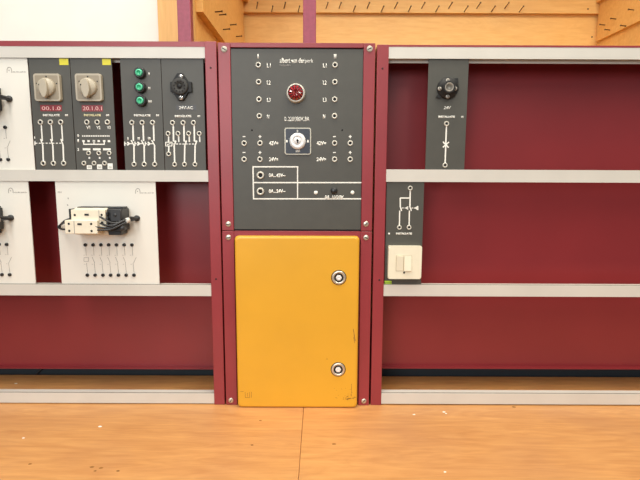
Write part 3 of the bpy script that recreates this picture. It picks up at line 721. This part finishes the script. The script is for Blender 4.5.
# contactor: coordinates are real offsets from a point on the board below its middle
c0 = at(101, 218.5, Y)
def bx(mb, dx0, dx1, dz0, dz1, p0, p1, bev=0.0012):
    mb.box(c0.x + dx0, c0.x + dx1, Y - p1, Y - p0, c0.z + dz0, c0.z + dz1, bev, 2); return mb
ct = MB([M_cream, M_black])
bx(ct, -0.048, 0.030, -0.036, 0.028, 0.0, 0.032)        # rear body
ct.mi = 1; bx(ct, -0.044, 0.066, 0.026, 0.0305, 0.0, 0.026, 0.0005); bx(ct, -0.060, -0.050, -0.004, 0.026, 0.0, 0.036, 0.0008)
ct = ct.build('contactor', wb)
b_ = MB(M_cream); bx(b_, -0.044, 0.036, 0.000, 0.026, 0.032, 0.058); bx(b_, 0.018, 0.036, -0.016, 0.004, 0.032, 0.056); b_.build('upper_terminal_block', ct)
b_ = MB(M_cream); bx(b_, -0.056, 0.020, -0.030, 0.0015, 0.032, 0.066); b_.build('lower_terminal_block', ct)
for dx, dz, p in ((-0.035, 0.0135, 0.058), (0.028, -0.004, 0.058), (0.028, 0.014, 0.058), (-0.046, -0.0065, 0.066), (-0.046, -0.023, 0.066), (0.006, -0.0065, 0.066), (0.006, -0.023, 0.066)):
    hs = MB(M_hole); hs.lathe(Vector((c0.x + dx, Y - p, c0.z + dz)), [(0.0027, 0), (0.0027, 0.0004), (0, 0.0004)], n=12); hs.build('terminal_screw', ct)
hb = MB(M_black); hb.box(c0.x - 0.012, c0.x - 0.002, Y - 0.0588, Y - 0.057, c0.z + 0.012, c0.z + 0.0165); hb.box(c0.x - 0.026, c0.x - 0.016, Y - 0.0668, Y - 0.065, c0.z - 0.0095, c0.z - 0.005); hb.build('actuator_window', ct)
sp_ = MB(M_inkg); sp_.box(c0.x - 0.0345, c0.x - 0.0332, Y - 0.0664, Y - 0.0655, c0.z - 0.029, c0.z); sp_.box(c0.x + 0.0215, c0.x + 0.0225, Y - 0.0584, Y - 0.0575, c0.z + 0.001, c0.z + 0.025); sp_.build('seam', ct)
rl = MB([M_black, M_rub]); bx(rl, 0.0305, 0.070, -0.026, 0.026, 0.0, 0.046); bx(rl, 0.034, 0.064, -0.036, -0.014, 0.0, 0.040)
rl.mi = 1; bx(rl, 0.046, 0.070, -0.002, 0.026, 0.046, 0.052)
for dz in (0.016, 0.004, -0.008, -0.02): bx(rl, 0.030, 0.040, dz - 0.004, dz + 0.004, 0.046, 0.054, 0.0008)
rl = rl.build('overload_relay', ct)
kn = MB(M_rub); kn.lathe(Vector((c0.x + 0.070, Y - 0.036, c0.z - 0.018)), [(0.0, 0), (0.007, 0), (0.007, 0.014), (0.005, 0.017), (0, 0.017)], n=16); kn.build('reset_knob', rl); kn = MB(M_rub); kn.lathe(Vector((c0.x + 0.057, Y - 0.052, c0.z + 0.013)), [(0.0035, 0), (0.0035, 0.002), (0, 0.002)], n=14); kn.build('test_button', rl)
def V(dx, dz, p): return (c0.x + dx - 0.004, Y - p, c0.z + dz)
wires = [
    [V(-0.048, -0.004, 0.060), V(-0.060, -0.006, 0.056), V(-0.078, -0.012, 0.034), V(-0.094, -0.019, 0.012), V(-0.101, -0.021, 0.0005)],
    [V(-0.048, -0.020, 0.060), V(-0.062, -0.021, 0.054), V(-0.080, -0.022, 0.032), V(-0.095, -0.022, 0.012), V(-0.103, -0.023, 0.0005)],
    [V(-0.048, 0.004, 0.040), V(-0.062, -0.001, 0.042), V(-0.078, -0.009, 0.028), V(-0.092, -0.016, 0.012), V(-0.099, -0.019, 0.0005)],
    [V(0.010, -0.008, 0.062), V(0.024, -0.014, 0.064), V(0.048, -0.016, 0.060), V(0.066, -0.008, 0.058), V(0.082, 0.001, 0.040), V(0.090, 0.002, 0.012), V(0.090, 0.002, 0.0005)],
    [V(0.010, -0.020, 0.062), V(0.026, -0.021, 0.064), V(0.050, -0.020, 0.062), V(0.068, -0.013, 0.058), V(0.084, -0.004, 0.040), V(0.093, -0.001, 0.012), V(0.093, -0.001, 0.0005)],
    [V(0.026, 0.010, 0.056), V(0.040, 0.004, 0.062), V(0.054, -0.004, 0.060), V(0.070, -0.004, 0.052), V(0.084, 0.005, 0.036), V(0.092, 0.004, 0.012), V(0.092, 0.004, 0.0005)],
    [V(0.026, -0.006, 0.054), V(0.042, -0.010, 0.062), V(0.058, -0.010, 0.060), V(0.074, -0.002, 0.050), V(0.086, 0.003, 0.030), V(0.095, 0.002, 0.010), V(0.095, 0.002, 0.0005)]]
for w_ in wires: MB(M_rub).tube(spline(w_), 0.0023, 8).build('wire', wb)
MB(M_white).tube([V(0.0815, -0.001, 0.043), V(0.086, 0.0, 0.035)], 0.0062, 12).build('cable_tie', wb)
gl_ = MB(M_rub); gl_.lathe(Vector((c0.x + 0.089, Y, c0.z + 0.001)), [(0.0075, 0), (0.0075, 0.004), (0.005, 0.006), (0, 0.006)], n=16); gl_.lathe(Vector((c0.x - 0.104, Y, c0.z - 0.021)), [(0.0045, 0), (0.0045, 0.002), (0.0035, 0.003), (0, 0.005)], n=16); gl_.build('cable_grommet', wb)
# the two other boards, cut by the picture's left edge
xc = at(157.4, 233, MY0).x
for px, py, dz, lab in ((31.9, 233, 0.0, 'white board cut off by the left edge in the lower row, under the middle rail'),
                        (31.0, 113, uz[1] - lz[1], 'white board cut off by the left edge in the upper row, under the top rail')):
    c = copy_tree(wb); c['label'] = lab
    c.location.x += at(px, py, MY0).x - xc; c.location.z += dz
